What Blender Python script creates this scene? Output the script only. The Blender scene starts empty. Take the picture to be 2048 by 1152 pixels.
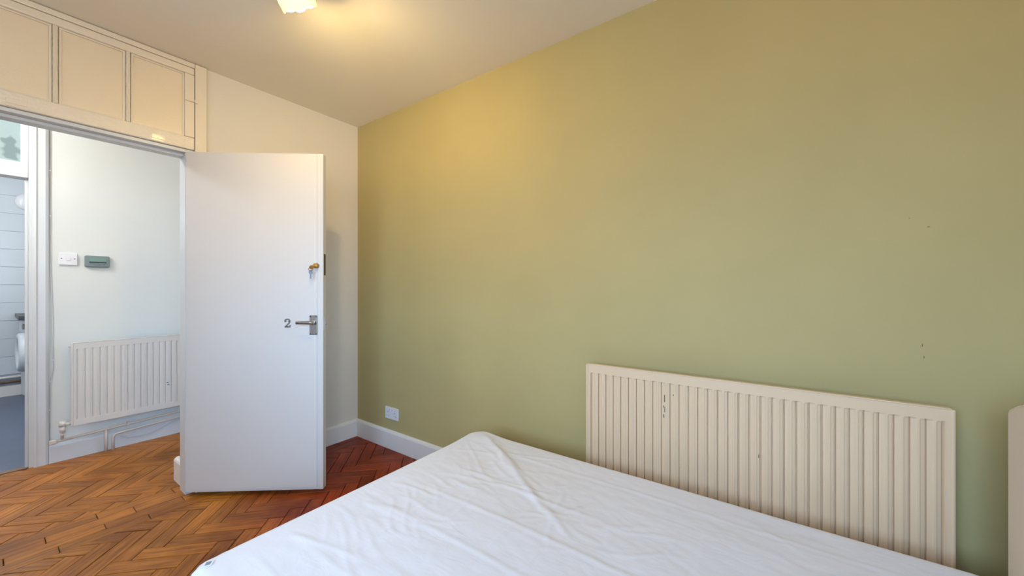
import bpy, bmesh, math, random
import numpy as np
from mathutils import Vector, Matrix, noise as mnoise

random.seed(7)
C = bpy.context.scene.collection
SC = bpy.context.scene

# ------------------------------------------------------------------ camera, world, lights, exposure
YAW = math.radians(35.25)
H = 2.512
cam_d = bpy.data.cameras.new('camera'); cam = bpy.data.objects.new('camera', cam_d); C.objects.link(cam)
cam_d.sensor_fit = 'HORIZONTAL'; cam_d.sensor_width = 36.0; cam_d.lens = 36.0 * 750 / 2048
cam_d.clip_start = 0.02
cam.location = (2.800, -1.776, 1.2); cam.rotation_euler = (math.pi / 2, 0, YAW)
SC.camera = cam
SC.view_settings.view_transform = 'Standard'; SC.view_settings.look = 'None'
SC.view_settings.gamma = 1.0; SC.view_settings.use_curve_mapping = False
SC.view_settings.exposure = 0.12

# overcast blue-white sky above the horizon, dull ground below it; it only enters through the bedroom window
W = bpy.data.worlds.new('daylight'); SC.world = W; W.use_nodes = True
wn = W.node_tree; bg = wn.nodes['Background']; bg.inputs[1].default_value = 18.0
wtc = wn.nodes.new('ShaderNodeTexCoord'); wsp = wn.nodes.new('ShaderNodeSeparateXYZ'); wmr = wn.nodes.new('ShaderNodeMapRange'); wmx = wn.nodes.new('ShaderNodeMix'); wmx.data_type = 'RGBA'
wmr.inputs[1].default_value = -0.04; wmr.inputs[2].default_value = 0.10
wmx.inputs[6].default_value = (0.46, 0.45, 0.43, 1); wmx.inputs[7].default_value = (0.44, 0.69, 1.0, 1)
wn.links.new(wtc.outputs['Generated'], wsp.inputs[0]); wn.links.new(wsp.outputs[2], wmr.inputs[0]); wn.links.new(wmr.outputs[0], wmx.inputs[0]); wn.links.new(wmx.outputs[2], bg.inputs[0])

def area(name, loc, rot, sx, sy, energy, col):
    l = bpy.data.lights.new(name, 'AREA'); l.shape = 'RECTANGLE'; l.size = sx; l.size_y = sy
    l.energy = energy; l.color = col
    o = bpy.data.objects.new(name, l); o.location = loc; o.rotation_euler = rot; C.objects.link(o); return o
def point(name, loc, energy, col, rad):
    l = bpy.data.lights.new(name, 'POINT'); l.energy = energy; l.color = col; l.shadow_soft_size = rad
    o = bpy.data.objects.new(name, l); o.location = loc; C.objects.link(o); return o
# daylight portal in the bedroom window (wall at the bed head, beside the camera)
WY0, WY1, WZ0, WZ1 = -2.95, -1.55, 0.95, 2.25
VX0, VX1 = 1.75, 3.25           # unseen second window behind the camera, added to brighten the green wall
portal = area('window_portal', (3.47, (WY0 + WY1) / 2, (WZ0 + WZ1) / 2), (0, math.radians(90), 0), WZ1 - WZ0, WY1 - WY0, 1, (1, 1, 1))
portal.data.cycles.is_portal = True
portal2 = area('window_portal', ((VX0 + VX1) / 2, -3.35, (WZ0 + WZ1) / 2), (math.radians(90), 0, 0), VX1 - VX0, WZ1 - WZ0, 1, (1, 1, 1))
portal2.data.cycles.is_portal = True
# lamps of the hall and of the kitchen (the bedroom's lamp is the glowing bulb of ceiling_lamp)
BULB = 640.0
point('hall_lamp_light', (-0.62, -2.25, 2.30), 31, (0.93, 0.98, 1.0), 0.08)
point('kitchen_lamp_light', (-2.7, -2.2, 2.25), 46, (0.86, 0.93, 1.0), 0.10)

# ------------------------------------------------------------------ materials
def lin(c): return tuple((v / 12.92 if v <= 0.04045 else ((v + 0.055) / 1.055) ** 2.4) for v in c)
def srgb(r, g, b): return lin((r / 255, g / 255, b / 255)) + (1,)

def mat(name, col, rough=0.5, metal=0.0, var=0.03, scale=6.0, bump=0.0, bscale=60.0, spec=0.5, coat=0.0, trans=0.0):
    m = bpy.data.materials.new(name); m.use_nodes = True
    nt = m.node_tree; p = nt.nodes['Principled BSDF']
    p.inputs['Roughness'].default_value = rough; p.inputs['Metallic'].default_value = metal
    p.inputs['Specular IOR Level'].default_value = spec; p.inputs['Coat Weight'].default_value = coat
    p.inputs['Transmission Weight'].default_value = trans
    tc = nt.nodes.new('ShaderNodeTexCoord')
    n = nt.nodes.new('ShaderNodeTexNoise'); n.inputs['Scale'].default_value = scale; n.inputs['Detail'].default_value = 5
    nt.links.new(tc.outputs['Object'], n.inputs['Vector'])
    mx = nt.nodes.new('ShaderNodeMix'); mx.data_type = 'RGBA'
    mx.inputs[6].default_value = tuple(max(0, c * (1 - var)) for c in col[:3]) + (1,)
    mx.inputs[7].default_value = tuple(min(1, c * (1 + var)) for c in col[:3]) + (1,)
    nt.links.new(n.outputs['Fac'], mx.inputs[0]); nt.links.new(mx.outputs[2], p.inputs['Base Color'])
    if bump > 0:
        n2 = nt.nodes.new('ShaderNodeTexNoise'); n2.inputs['Scale'].default_value = bscale; n2.inputs['Detail'].default_value = 4
        nt.links.new(tc.outputs['Object'], n2.inputs['Vector'])
        b = nt.nodes.new('ShaderNodeBump'); b.inputs['Strength'].default_value = bump; b.inputs['Distance'].default_value = 0.004
        nt.links.new(n2.outputs['Fac'], b.inputs['Height']); nt.links.new(b.outputs['Normal'], p.inputs['Normal'])
    return m

M = {}
M['white_wall'] = mat('white_wall_paint', srgb(222, 214, 203), 0.75, bump=0.12, bscale=40, var=0.02)
M['ceiling'] = mat('ceiling_paint', srgb(240, 231, 216), 0.85, bump=0.1, bscale=25, var=0.02)
M['green'] = mat('sage_green_wall_paint', srgb(182, 167, 116), 0.7, bump=0.10, bscale=45, var=0.08, scale=2.6)
M['gloss'] = mat('cream_gloss_paint', srgb(232, 219, 200), 0.2, bump=0.55, bscale=28, var=0.02)
M['gloss_thick'] = mat('thick_brushed_cream_gloss', srgb(232, 219, 200), 0.13, bump=1.0, bscale=48, var=0.02)
M['gloss_thick'].node_tree.nodes['Bump'].inputs['Distance'].default_value = 0.006
M['door'] = mat('white_satin_door_paint', srgb(210, 205, 203), 0.42, bump=0.06, bscale=30, var=0.015)
M['skirt'] = mat('white_skirting_paint', srgb(230, 226, 224), 0.4, bump=0.2, bscale=40, var=0.04)
M['hall_wall'] = mat('hall_wall_paint', srgb(220, 222, 220), 0.7, bump=0.15, bscale=30, var=0.02)
M['hall_trim'] = mat('hall_white_gloss', srgb(208, 210, 214), 0.35, bump=0.25, bscale=30, var=0.03)
M['radiator'] = mat('cream_radiator_enamel', srgb(222, 194, 162), 0.38, var=0.02, bump=0.03)
M['hall_radiator'] = mat('hall_radiator_enamel', srgb(216, 210, 205), 0.4, var=0.03, bump=0.05)
M['plastic'] = mat('white_plastic', srgb(228, 226, 232), 0.35, var=0.01)
M['dark'] = mat('dark_recess', srgb(30, 26, 24), 0.7)
M['scuff'] = mat('dark_scuff_mark', srgb(96, 84, 70), 0.8)
M['steel'] = mat('worn_chrome', srgb(150, 142, 134), 0.38, 1.0, var=0.15, scale=60)
M['chrome'] = mat('bright_chrome', srgb(215, 220, 226), 0.12, 1.0)
M['brass'] = mat('old_brass', srgb(176, 138, 78), 0.32, 1.0, var=0.15, scale=90)
M['key'] = mat('blue_grey_key_metal', srgb(140, 160, 178), 0.3, 0.9)
M['rust'] = mat('brown_lock_metal', srgb(78, 60, 40), 0.5, 0.7, var=0.4, scale=120)
M['thermo'] = mat('grey_green_plastic', srgb(116, 130, 132), 0.45, var=0.02)
M['lcd'] = mat('green_display', srgb(120, 152, 142), 0.25, var=0.03)
M['tile'] = mat('white_glazed_tile', srgb(205, 212, 220), 0.2, var=0.02)
M['grout'] = mat('grey_grout', srgb(178, 184, 192), 0.8)
M['vinyl'] = mat('dark_blue_grey_vinyl', srgb(82, 92, 116), 0.35, var=0.25, scale=5, bump=0.05)
M['worktop'] = mat('dark_grey_worktop', srgb(70, 72, 76), 0.4)
M['appliance'] = mat('white_appliance_enamel', srgb(214, 220, 228), 0.3, var=0.01)
M['porthole'] = mat('dark_porthole_glass', srgb(70, 84, 98), 0.1, var=0.05)
M['red'] = mat('red_sticker', srgb(196, 60, 56), 0.5)
M['pipe_brown'] = mat('brown_painted_pipe', srgb(120, 92, 72), 0.45, var=0.2, scale=30)
M['divan'] = mat('cream_divan_fabric', srgb(214, 206, 192), 0.9, bump=0.2, bscale=300)
M['headboard'] = mat('cream_headboard_fabric', srgb(216, 200, 182), 0.8, bump=0.1, bscale=250)
M['subfloor'] = mat('dark_bitumen_subfloor', srgb(44, 28, 18), 0.8)
M['tag_grey'] = mat('grey_care_label_print', srgb(128, 134, 140), 0.7, var=0.2, scale=200)
M['pipe'] = mat('painted_pipe', srgb(206, 196, 188), 0.4, var=0.08, scale=25)
M['cable'] = mat('white_cable_sheath', srgb(206, 204, 204), 0.5, var=0.05)

def frosted(name, col, trans_w, rough, bscale, bstr):
    m = mat(name, col, rough, var=0.02, bump=bstr, bscale=bscale, trans=trans_w); return m
def blotched_pane():
    m = mat('blotched_transom_glass', srgb(162, 180, 184), 0.1, var=0.02, bump=0.2, bscale=14, trans=0.15); nt = m.node_tree
    tc = nt.nodes.new('ShaderNodeTexCoord'); n = nt.nodes.new('ShaderNodeTexNoise'); n.inputs['Scale'].default_value = 13; n.inputs['Detail'].default_value = 1.5
    mr = nt.nodes.new('ShaderNodeMapRange'); mr.inputs[1].default_value = 0.57; mr.inputs[2].default_value = 0.66; mr.inputs[4].default_value = 0.6
    p = nt.nodes['Principled BSDF']; mx = nt.nodes.new('ShaderNodeMix'); mx.data_type = 'RGBA'; mx.inputs[7].default_value = srgb(96, 112, 118)
    nt.links.new(p.inputs['Base Color'].links[0].from_socket, mx.inputs[6]); nt.links.new(tc.outputs['Object'], n.inputs['Vector'])
    nt.links.new(n.outputs['Fac'], mr.inputs[0]); nt.links.new(mr.outputs[0], mx.inputs[0]); nt.links.new(mx.outputs[2], p.inputs['Base Color']); return m
M['obscured'] = frosted('obscured_transom_glass', srgb(240, 222, 194), 0.06, 0.3, 130, 0.5)
M['hall_pane'] = blotched_pane()

def glass_pane():
    m = bpy.data.materials.new('clear_window_glass'); m.use_nodes = True; nt = m.node_tree
    nt.nodes.remove(nt.nodes['Principled BSDF'])
    t = nt.nodes.new('ShaderNodeBsdfTransparent'); g = nt.nodes.new('ShaderNodeBsdfGlossy'); g.inputs['Roughness'].default_value = 0.02
    f = nt.nodes.new('ShaderNodeFresnel'); f.inputs[0].default_value = 1.45
    mx = nt.nodes.new('ShaderNodeMixShader')
    nt.links.new(f.outputs[0], mx.inputs[0]); nt.links.new(t.outputs[0], mx.inputs[1]); nt.links.new(g.outputs[0], mx.inputs[2])
    nt.links.new(mx.outputs[0], nt.nodes['Material Output'].inputs[0]); return m
M['glass'] = glass_pane()

def lit(name, col, emit, strength):
    m = mat(name, col, 0.4, var=0.01); p = m.node_tree.nodes['Principled BSDF']
    p.inputs['Emission Color'].default_value = emit; p.inputs['Emission Strength'].default_value = strength; return m
M['bulb'] = lit('lit_bulb', srgb(255, 255, 255), (1.0, 0.73, 0.28, 1), BULB)
def shade_glass():
    m = bpy.data.materials.new('frosted_glass_shade'); m.use_nodes = True; nt = m.node_tree; nt.nodes.remove(nt.nodes['Principled BSDF'])
    t = nt.nodes.new('ShaderNodeBsdfTranslucent'); t.inputs[0].default_value = (0.62, 0.52, 0.26, 1)
    d = nt.nodes.new('ShaderNodeBsdfDiffuse'); d.inputs[0].default_value = (0.62, 0.57, 0.42, 1)
    n = nt.nodes.new('ShaderNodeTexNoise'); n.inputs['Scale'].default_value = 40
    mr = nt.nodes.new('ShaderNodeMapRange'); mr.inputs[3].default_value = 0.955; mr.inputs[4].default_value = 0.97; nt.links.new(n.outputs['Fac'], mr.inputs[0])
    mx = nt.nodes.new('ShaderNodeMixShader'); nt.links.new(mr.outputs[0], mx.inputs[0]); nt.links.new(t.outputs[0], mx.inputs[1]); nt.links.new(d.outputs[0], mx.inputs[2])
    nt.links.new(mx.outputs[0], nt.nodes['Material Output'].inputs[0]); return m
M['shade'] = shade_glass()

def linen():
    m = mat('white_cotton_sheet', srgb(222, 222, 233), 0.88, var=0.012, scale=3); nt = m.node_tree; p = nt.nodes['Principled BSDF']
    tc = nt.nodes.new('ShaderNodeTexCoord')
    mp = nt.nodes.new('ShaderNodeMapping'); mp.inputs['Scale'].default_value = (6, 16, 6); mp.inputs['Rotation'].default_value = (0, 0, 0.5)
    n = nt.nodes.new('ShaderNodeTexNoise'); n.inputs['Scale'].default_value = 2.0; n.inputs['Detail'].default_value = 6; n.inputs['Distortion'].default_value = 1.2
    b = nt.nodes.new('ShaderNodeBump'); b.inputs['Strength'].default_value = 0.12; b.inputs['Distance'].default_value = 0.008
    nt.links.new(tc.outputs['Object'], mp.inputs[0]); nt.links.new(mp.outputs[0], n.inputs['Vector'])
    nt.links.new(n.outputs['Fac'], b.inputs['Height']); nt.links.new(b.outputs['Normal'], p.inputs['Normal'])
    p.inputs['Sheen Weight'].default_value = 0.15
    return m
M['sheet'] = linen()

def wood():
    m = bpy.data.materials.new('worn_parquet_wood'); m.use_nodes = True; nt = m.node_tree; p = nt.nodes['Principled BSDF']
    L = nt.links.new; N = nt.nodes.new
    tc = N('ShaderNodeTexCoord'); oi = N('ShaderNodeObjectInfo'); geo = N('ShaderNodeNewGeometry')
    off = N('ShaderNodeVectorMath'); off.operation = 'SCALE'; off.inputs[0].default_value = (7.1, 5.3, 3.7)
    L(oi.outputs['Random'], off.inputs['Scale'])
    add = N('ShaderNodeVectorMath'); L(tc.outputs['Object'], add.inputs[0]); L(off.outputs[0], add.inputs[1])
    mp = N('ShaderNodeMapping'); mp.inputs['Scale'].default_value = (5, 75, 5); L(add.outputs[0], mp.inputs[0])
    g = N('ShaderNodeTexNoise'); g.inputs['Scale'].default_value = 1.0; g.inputs['Detail'].default_value = 7; g.inputs['Roughness'].default_value = 0.65; L(mp.outputs[0], g.inputs['Vector'])
    ramp = N('ShaderNodeValToRGB'); r = ramp.color_ramp
    r.elements[0].position = 0.22; r.elements[0].color = srgb(92, 50, 16)
    r.elements[1].position = 0.80; r.elements[1].color = srgb(204, 140, 58)
    e = r.elements.new(0.5); e.color = srgb(170, 104, 32)
    L(g.outputs['Fac'], ramp.inputs[0])
    # each block has its own tone
    hv = N('ShaderNodeHueSaturation'); L(ramp.outputs[0], hv.inputs['Color'])
    mr = N('ShaderNodeMapRange'); mr.inputs[3].default_value = 0.78; mr.inputs[4].default_value = 1.16; L(oi.outputs['Random'], mr.inputs[0]); L(mr.outputs[0], hv.inputs['Value'])
    # worn pale scratches and dirty patches over the whole floor
    wn = N('ShaderNodeTexNoise'); wn.inputs['Scale'].default_value = 3.2; wn.inputs['Detail'].default_value = 6; L(geo.outputs['Position'], wn.inputs['Vector'])
    wr = N('ShaderNodeValToRGB'); wr.color_ramp.elements[0].position = 0.42; wr.color_ramp.elements[1].position = 0.66; L(wn.outputs['Fac'], wr.inputs[0])
    dirt = N('ShaderNodeMix'); dirt.data_type = 'RGBA'; dirt.blend_type = 'MULTIPLY'; dirt.inputs[7].default_value = srgb(150, 120, 96)
    sc = N('ShaderNodeMath'); sc.operation = 'MULTIPLY'; sc.inputs[1].default_value = 0.55; L(wr.outputs[0], sc.inputs[0]); L(sc.outputs[0], dirt.inputs[0]); L(hv.outputs[0], dirt.inputs[6])
    # redder and darker towards the corner behind the door
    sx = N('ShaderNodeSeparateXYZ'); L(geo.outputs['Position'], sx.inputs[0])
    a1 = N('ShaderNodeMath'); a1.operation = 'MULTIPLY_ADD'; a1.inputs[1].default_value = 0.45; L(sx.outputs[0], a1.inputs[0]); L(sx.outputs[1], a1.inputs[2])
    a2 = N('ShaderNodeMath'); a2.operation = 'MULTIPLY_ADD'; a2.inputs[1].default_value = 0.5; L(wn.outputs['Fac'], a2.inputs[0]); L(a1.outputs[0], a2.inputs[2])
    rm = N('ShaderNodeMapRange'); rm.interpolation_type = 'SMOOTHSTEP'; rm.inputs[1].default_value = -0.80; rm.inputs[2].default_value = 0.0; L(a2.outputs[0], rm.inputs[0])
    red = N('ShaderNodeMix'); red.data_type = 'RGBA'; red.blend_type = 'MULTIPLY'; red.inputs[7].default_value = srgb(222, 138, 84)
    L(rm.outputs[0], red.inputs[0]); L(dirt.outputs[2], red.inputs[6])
    # pale scuffs
    sm = N('ShaderNodeMapping'); sm.inputs['Scale'].default_value = (40, 9, 1); sm.inputs['Rotation'].default_value = (0, 0, 0.4); L(geo.outputs['Position'], sm.inputs[0])
    sn = N('ShaderNodeTexNoise'); sn.inputs['Scale'].default_value = 1.0; sn.inputs['Detail'].default_value = 8; sn.inputs['Roughness'].default_value = 0.75; L(sm.outputs[0], sn.inputs['Vector'])
    sr = N('ShaderNodeMapRange'); sr.inputs[1].default_value = 0.64; sr.inputs[2].default_value = 0.74; sr.inputs[4].default_value = 0.6; L(sn.outputs['Fac'], sr.inputs[0])
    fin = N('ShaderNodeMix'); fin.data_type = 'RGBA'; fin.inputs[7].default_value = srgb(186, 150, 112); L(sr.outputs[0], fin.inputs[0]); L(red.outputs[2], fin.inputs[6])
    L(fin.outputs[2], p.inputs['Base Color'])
    rr = N('ShaderNodeMapRange'); rr.inputs[3].default_value = 0.28; rr.inputs[4].default_value = 0.55; L(wn.outputs['Fac'], rr.inputs[0]); L(rr.outputs[0], p.inputs['Roughness'])
    b = N('ShaderNodeBump'); b.inputs['Strength'].default_value = 0.25; b.inputs['Distance'].default_value = 0.002; L(g.outputs['Fac'], b.inputs['Height']); L(b.outputs['Normal'], p.inputs['Normal'])
    p.inputs['Specular IOR Level'].default_value = 0.3
    return m
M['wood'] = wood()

# ------------------------------------------------------------------ helpers
def link(name, me, m, parent=None, smooth=False):
    o = bpy.data.objects.new(name, me); C.objects.link(o)
    if m is not None: me.materials.append(M[m])
    if parent is not None: o.parent = parent
    if smooth:
        for p in me.polygons: p.use_smooth = True
    return o
def bm_mesh(bm, name='mesh'):
    bmesh.ops.recalc_face_normals(bm, faces=bm.faces)
    me = bpy.data.meshes.new(name); bm.to_mesh(me); bm.free(); return me
def add_box(bm, lo, hi, bevel=0.0, seg=2):
    r = bmesh.ops.create_cube(bm, size=1.0); vs = r['verts']
    for v in vs:
        v.co = Vector([lo[i] + (v.co[i] + 0.5) * (hi[i] - lo[i]) for i in range(3)])
    if bevel > 0:
        es = list({e for v in vs for e in v.link_edges})
        bmesh.ops.bevel(bm, geom=es, offset=bevel, segments=seg, profile=0.5, affect='EDGES')
def box(name, lo, hi, m, parent=None, bevel=0.0, seg=2, smooth=False):
    bm = bmesh.new(); add_box(bm, lo, hi, bevel, seg); return link(name, bm_mesh(bm, name), m, parent, smooth)
def boxes(name, lst, m, parent=None, bevel=0.0):
    bm = bmesh.new()
    for lo, hi in lst: add_box(bm, lo, hi, bevel)
    return link(name, bm_mesh(bm, name), m, parent)
def add_cyl(bm, a, b, r1, r2=None, n=16, cap=True):
    a = Vector(a); b = Vector(b); r2 = r1 if r2 is None else r2
    q = (b - a).to_track_quat('Z', 'Y'); R1 = []; R2 = []
    for i in range(n):
        t = 2 * math.pi * i / n; d = Vector((math.cos(t), math.sin(t), 0))
        R1.append(bm.verts.new(a + q @ (d * r1))); R2.append(bm.verts.new(b + q @ (d * r2)))
    for i in range(n): bm.faces.new((R1[i], R1[(i + 1) % n], R2[(i + 1) % n], R2[i]))
    if cap: bm.faces.new(R1[::-1]); bm.faces.new(R2)
def cyl(name, a, b, r, m, parent=None, r2=None, n=16):
    bm = bmesh.new(); add_cyl(bm, a, b, r, r2, n); o = link(name, bm_mesh(bm, name), m, parent); flat_caps(o); return o
def flat_caps(o):
    for p in o.data.polygons: p.use_smooth = len(p.vertices) == 4
def add_tube(bm, pts, r, n=8):
    pts = [Vector(p) for p in pts]; rings = []
    for i, p in enumerate(pts):
        t = (pts[min(i + 1, len(pts) - 1)] - pts[max(i - 1, 0)]).normalized()
        up = Vector((1, 0, 0)) if abs(t.x) < 0.9 else Vector((0, 0, 1))
        s = t.cross(up).normalized(); u = s.cross(t)
        rings.append([bm.verts.new(p + (s * math.cos(2 * math.pi * k / n) + u * math.sin(2 * math.pi * k / n)) * r) for k in range(n)])
    for a, b in zip(rings, rings[1:]):
        for k in range(n): bm.faces.new((a[k], a[(k + 1) % n], b[(k + 1) % n], b[k]))
    bm.faces.new(rings[0][::-1]); bm.faces.new(rings[-1])
def tube(name, pts, r, m, parent=None, n=8):
    bm = bmesh.new(); add_tube(bm, pts, r, n); return link(name, bm_mesh(bm, name), m, parent, True)
def lathe(name, prof, m, parent=None, n=28, close=False):
    bm = bmesh.new(); rings = []
    for r, z in prof:
        rings.append([bm.verts.new((r * math.cos(2 * math.pi * k / n), r * math.sin(2 * math.pi * k / n), z)) for k in range(n)])
    for a, b in zip(rings, rings[1:]):
        for k in range(n): bm.faces.new((a[k], a[(k + 1) % n], b[(k + 1) % n], b[k]))
    if close: bm.faces.new(rings[0][::-1]); bm.faces.new(rings[-1])
    return link(name, bm_mesh(bm, name), m, parent, True)
def prism(name, poly, axis, lo, hi, m, parent=None, bevel=0.0, smooth=False):
    """poly: 2-D outline; axis: 'x','y','z' extrusion axis from lo to hi"""
    def P(a, b, c): return {'x': (c, a, b), 'y': (a, c, b), 'z': (a, b, c)}[axis]
    bm = bmesh.new(); A = [bm.verts.new(P(a, b, lo)) for a, b in poly]; B = [bm.verts.new(P(a, b, hi)) for a, b in poly]
    n = len(poly)
    for i in range(n): bm.faces.new((A[i], A[(i + 1) % n], B[(i + 1) % n], B[i]))
    bm.faces.new(A[::-1]); bm.faces.new(B)
    bmesh.ops.recalc_face_normals(bm, faces=bm.faces)
    if bevel > 0:
        es = [e for e in bm.edges if len(e.link_faces) == 2 and max(len(f.verts) for f in e.link_faces) > 4]
        bmesh.ops.bevel(bm, geom=es, offset=bevel, segments=2, profile=0.5, affect='EDGES')
    return link(name, bm_mesh(bm, name), m, parent, smooth)
def empty(name, loc=(0, 0, 0), rz=0.0):
    o = bpy.data.objects.new(name, None); C.objects.link(o); o.location = loc; o.rotation_euler = (0, 0, rz); o.empty_display_size = 0.05; return o
def tag(o, label=None, cat=None, group=None, kind=None):
    if label: o['label'] = label
    if cat: o['category'] = cat
    if group: o['group'] = group
    if kind: o['kind'] = kind
    return o
def struct(o, label=None): return tag(o, label, None, None, 'structure')

# ------------------------------------------------------------------ room shell
XR = 3.42; YB = -3.30            # right wall face, back wall face
XH = -1.27                       # hall far wall face
OY0, OY1 = -1.855, -1.055        # doorway frame opening in the door wall (floor to ceiling: door below, transom above)
# floor: dark subfloor with parquet blocks laid on it
floor = struct(box('floor', (XH - 0.02, YB - 0.1, -0.06), (XR + 0.1, 0.3, -0.014), 'subfloor'), 'worn herringbone parquet floor of bedroom and hall')
struct(box('ceiling', (XH - 0.1, YB - 0.1, H), (XR + 0.1, 0.3, H + 0.08), 'ceiling'), 'plain off-white ceiling')
struct(boxes('wall_right', [((XR, YB - 0.1, 0), (XR + 0.1, WY0, H)), ((XR, WY1, 0), (XR + 0.1, 0.1, H)), ((XR, WY0, 0), (XR + 0.1, WY1, WZ0)), ((XR, WY0, WZ1), (XR + 0.1, WY1, H))], 'white_wall'), 'white wall behind the bed head')
wg = struct(box('wall_green', (0, 0, 0), (XR, 0.1, H), 'green'), 'sage green wall behind the cream radiator')
for x, z, w, h in ((3.199, 1.398, 0.006, 0.002), (3.157, 1.430, 0.002, 0.002), (3.187, 1.008, 0.0018, 0.010), (3.191, 0.970, 0.0015, 0.008), (0.753, 0.424, 0.002, 0.002)):
    box('scuff_mark', (x, -0.0006, z), (x + w, 0.001, z + h), 'scuff', wg)
# door wall (left in the photo)
struct(boxes('wall_left', [((-0.26, OY1, 0), (0, 0.1, H)), ((-0.26, YB - 0.1, 0), (0, OY0, H))], 'white_wall'), 'white wall with the open doorway')
struct(boxes('wall_back', [((0, YB - 0.1, 0), (VX0, YB, H)), ((VX1, YB - 0.1, 0), (XR, YB, H)), ((VX0, YB - 0.1, 0), (VX1, YB, WZ0)), ((VX0, YB - 0.1, WZ1), (VX1, YB, H))], 'white_wall'), 'white wall behind the camera')
# the window that lights the room, in the wall at the bed head
win = struct(empty('window_1', (XR + 0.07, 0, 0)), 'white window at the bed head, beside the camera')
ym = (WY0 + WY1) / 2
boxes('frame', [((-0.03, WY0, WZ0), (0.03, WY1, WZ0 + 0.05)), ((-0.03, WY0, WZ1 - 0.05), (0.03, WY1, WZ1)), ((-0.03, WY0, WZ0 + 0.05), (0.03, WY0 + 0.05, WZ1 - 0.05)),
                ((-0.03, WY1 - 0.05, WZ0 + 0.05), (0.03, WY1, WZ1 - 0.05)), ((-0.03, ym - 0.025, WZ0 + 0.05), (0.03, ym + 0.025, WZ1 - 0.05))], 'gloss', win)
box('pane', (-0.003, WY0 + 0.05, WZ0 + 0.05), (0.003, ym - 0.025, WZ1 - 0.05), 'glass', win)
box('pane', (-0.003, ym + 0.025, WZ0 + 0.05), (0.003, WY1 - 0.05, WZ1 - 0.05), 'glass', win)

win = struct(empty('added_window', (0, YB - 0.07, 0)), 'unseen white window added behind the camera to light the green wall')
xm = (VX0 + VX1) / 2
boxes('frame', [((VX0, -0.03, WZ0), (VX1, 0.03, WZ0 + 0.05)), ((VX0, -0.03, WZ1 - 0.05), (VX1, 0.03, WZ1)), ((VX0, -0.03, WZ0 + 0.05), (VX0 + 0.05, 0.03, WZ1 - 0.05)),
                ((VX1 - 0.05, -0.03, WZ0 + 0.05), (VX1, 0.03, WZ1 - 0.05)), ((xm - 0.025, -0.03, WZ0 + 0.05), (xm + 0.025, 0.03, WZ1 - 0.05))], 'gloss', win)
box('pane', (VX0 + 0.05, -0.003, WZ0 + 0.05), (xm - 0.025, 0.003, WZ1 - 0.05), 'glass', win)
box('pane', (xm + 0.025, -0.003, WZ0 + 0.05), (VX1 - 0.05, 0.003, WZ1 - 0.05), 'glass', win)

# skirting boards
def skirt_profile(h=0.135, t=0.02): return [(0, 0), (t, 0), (t, h - 0.018), (t * 0.8, h - 0.008), (t * 0.35, h - 0.001), (0, h)]
struct(prism('baseboard_green', [(-a, b) for a, b in skirt_profile()], 'x', 0.0, XR, 'skirt'), 'white skirting under the green wall')
struct(prism('baseboard_left', skirt_profile(), 'y', -0.985, -0.02, 'skirt'), 'white skirting behind the open door')
struct(prism('baseboard_left', skirt_profile(), 'y', YB, OY0 - 0.07, 'skirt'), 'white skirting left of the doorway')
# skirting returning into the doorway, on the thickness of the wall
struct(prism('baseboard_doorway', [(OY1 - a, b) for a, b in skirt_profile(0.14, 0.026)], 'x', -0.285, -0.10, 'skirt'), 'white skirting block on the wall end in the doorway')

# ------------------------------------------------------------------ hall
HY0, HY1 = YB, 0.2
KD0, KD1 = -2.36, -1.595        # kitchen doorway in the hall's far wall
struct(boxes('wall_hall', [((XH - 0.10, KD1 + 0.03, 0), (XH, HY1, H)), ((XH - 0.10, HY0 - 0.1, 0), (XH, KD0 - 0.03, H))], 'hall_wall'), 'white hall wall with a radiator')
struct(box('wall_hall_end', (XH - 0.1, HY1, 0), (-0.26, HY1 + 0.1, H), 'hall_wall'))
struct(box('wall_hall_back', (XH, HY0 - 0.1, 0), (-0.26, HY0, H), 'hall_wall'))
struct(prism('baseboard_hall', [(XH + a, b) for a, b in skirt_profile(0.125, 0.018)], 'y', -1.51, HY1, 'hall_trim'), 'white skirting under the hall radiator')
# kitchen doorway frame with a transom light above it
kf = struct(empty('trim_1', (XH, 0, 0)), 'white frame of the kitchen doorway')
prism('architrave', [(0, -1.575), (0.022, -1.575), (0.026, -1.565), (0.020, -1.556), (0.022, -1.525), (0.014, -1.511), (0, -1.511)], 'z', 0, H - 0.002, 'hall_trim', kf)
box('door_jamb', (-0.10, -1.595, 0), (0.008, -1.565, 2.45), 'hall_trim', kf, 0.003)
box('door_jamb', (-0.10, KD0 - 0.03, 0), (0.008, KD0, 2.45), 'hall_trim', kf, 0.003)
box('door_stop', (-0.06, -1.608, 0), (-0.025, -1.595, 1.93), 'hall_trim', kf, 0.002)
box('transom_rail', (-0.10, KD0, 1.93), (0.008, -1.595, 2.03), 'hall_trim', kf, 0.004)
box('head_rail', (-0.10, KD0, 2.40), (0.008, -1.595, 2.45), 'hall_trim', kf, 0.004)
box('head_panel', (-0.08, KD0 - 0.03, 2.45), (-0.0, -1.565, H - 0.002), 'hall_wall', kf)
box('stile', (-0.10, -1.626, 2.03), (0.004, -1.595, 2.40), 'hall_trim', kf, 0.003)
pane = box('pane', (-0.05, KD0, 2.03), (-0.044, -1.626, 2.40), 'hall_pane', kf)

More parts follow.
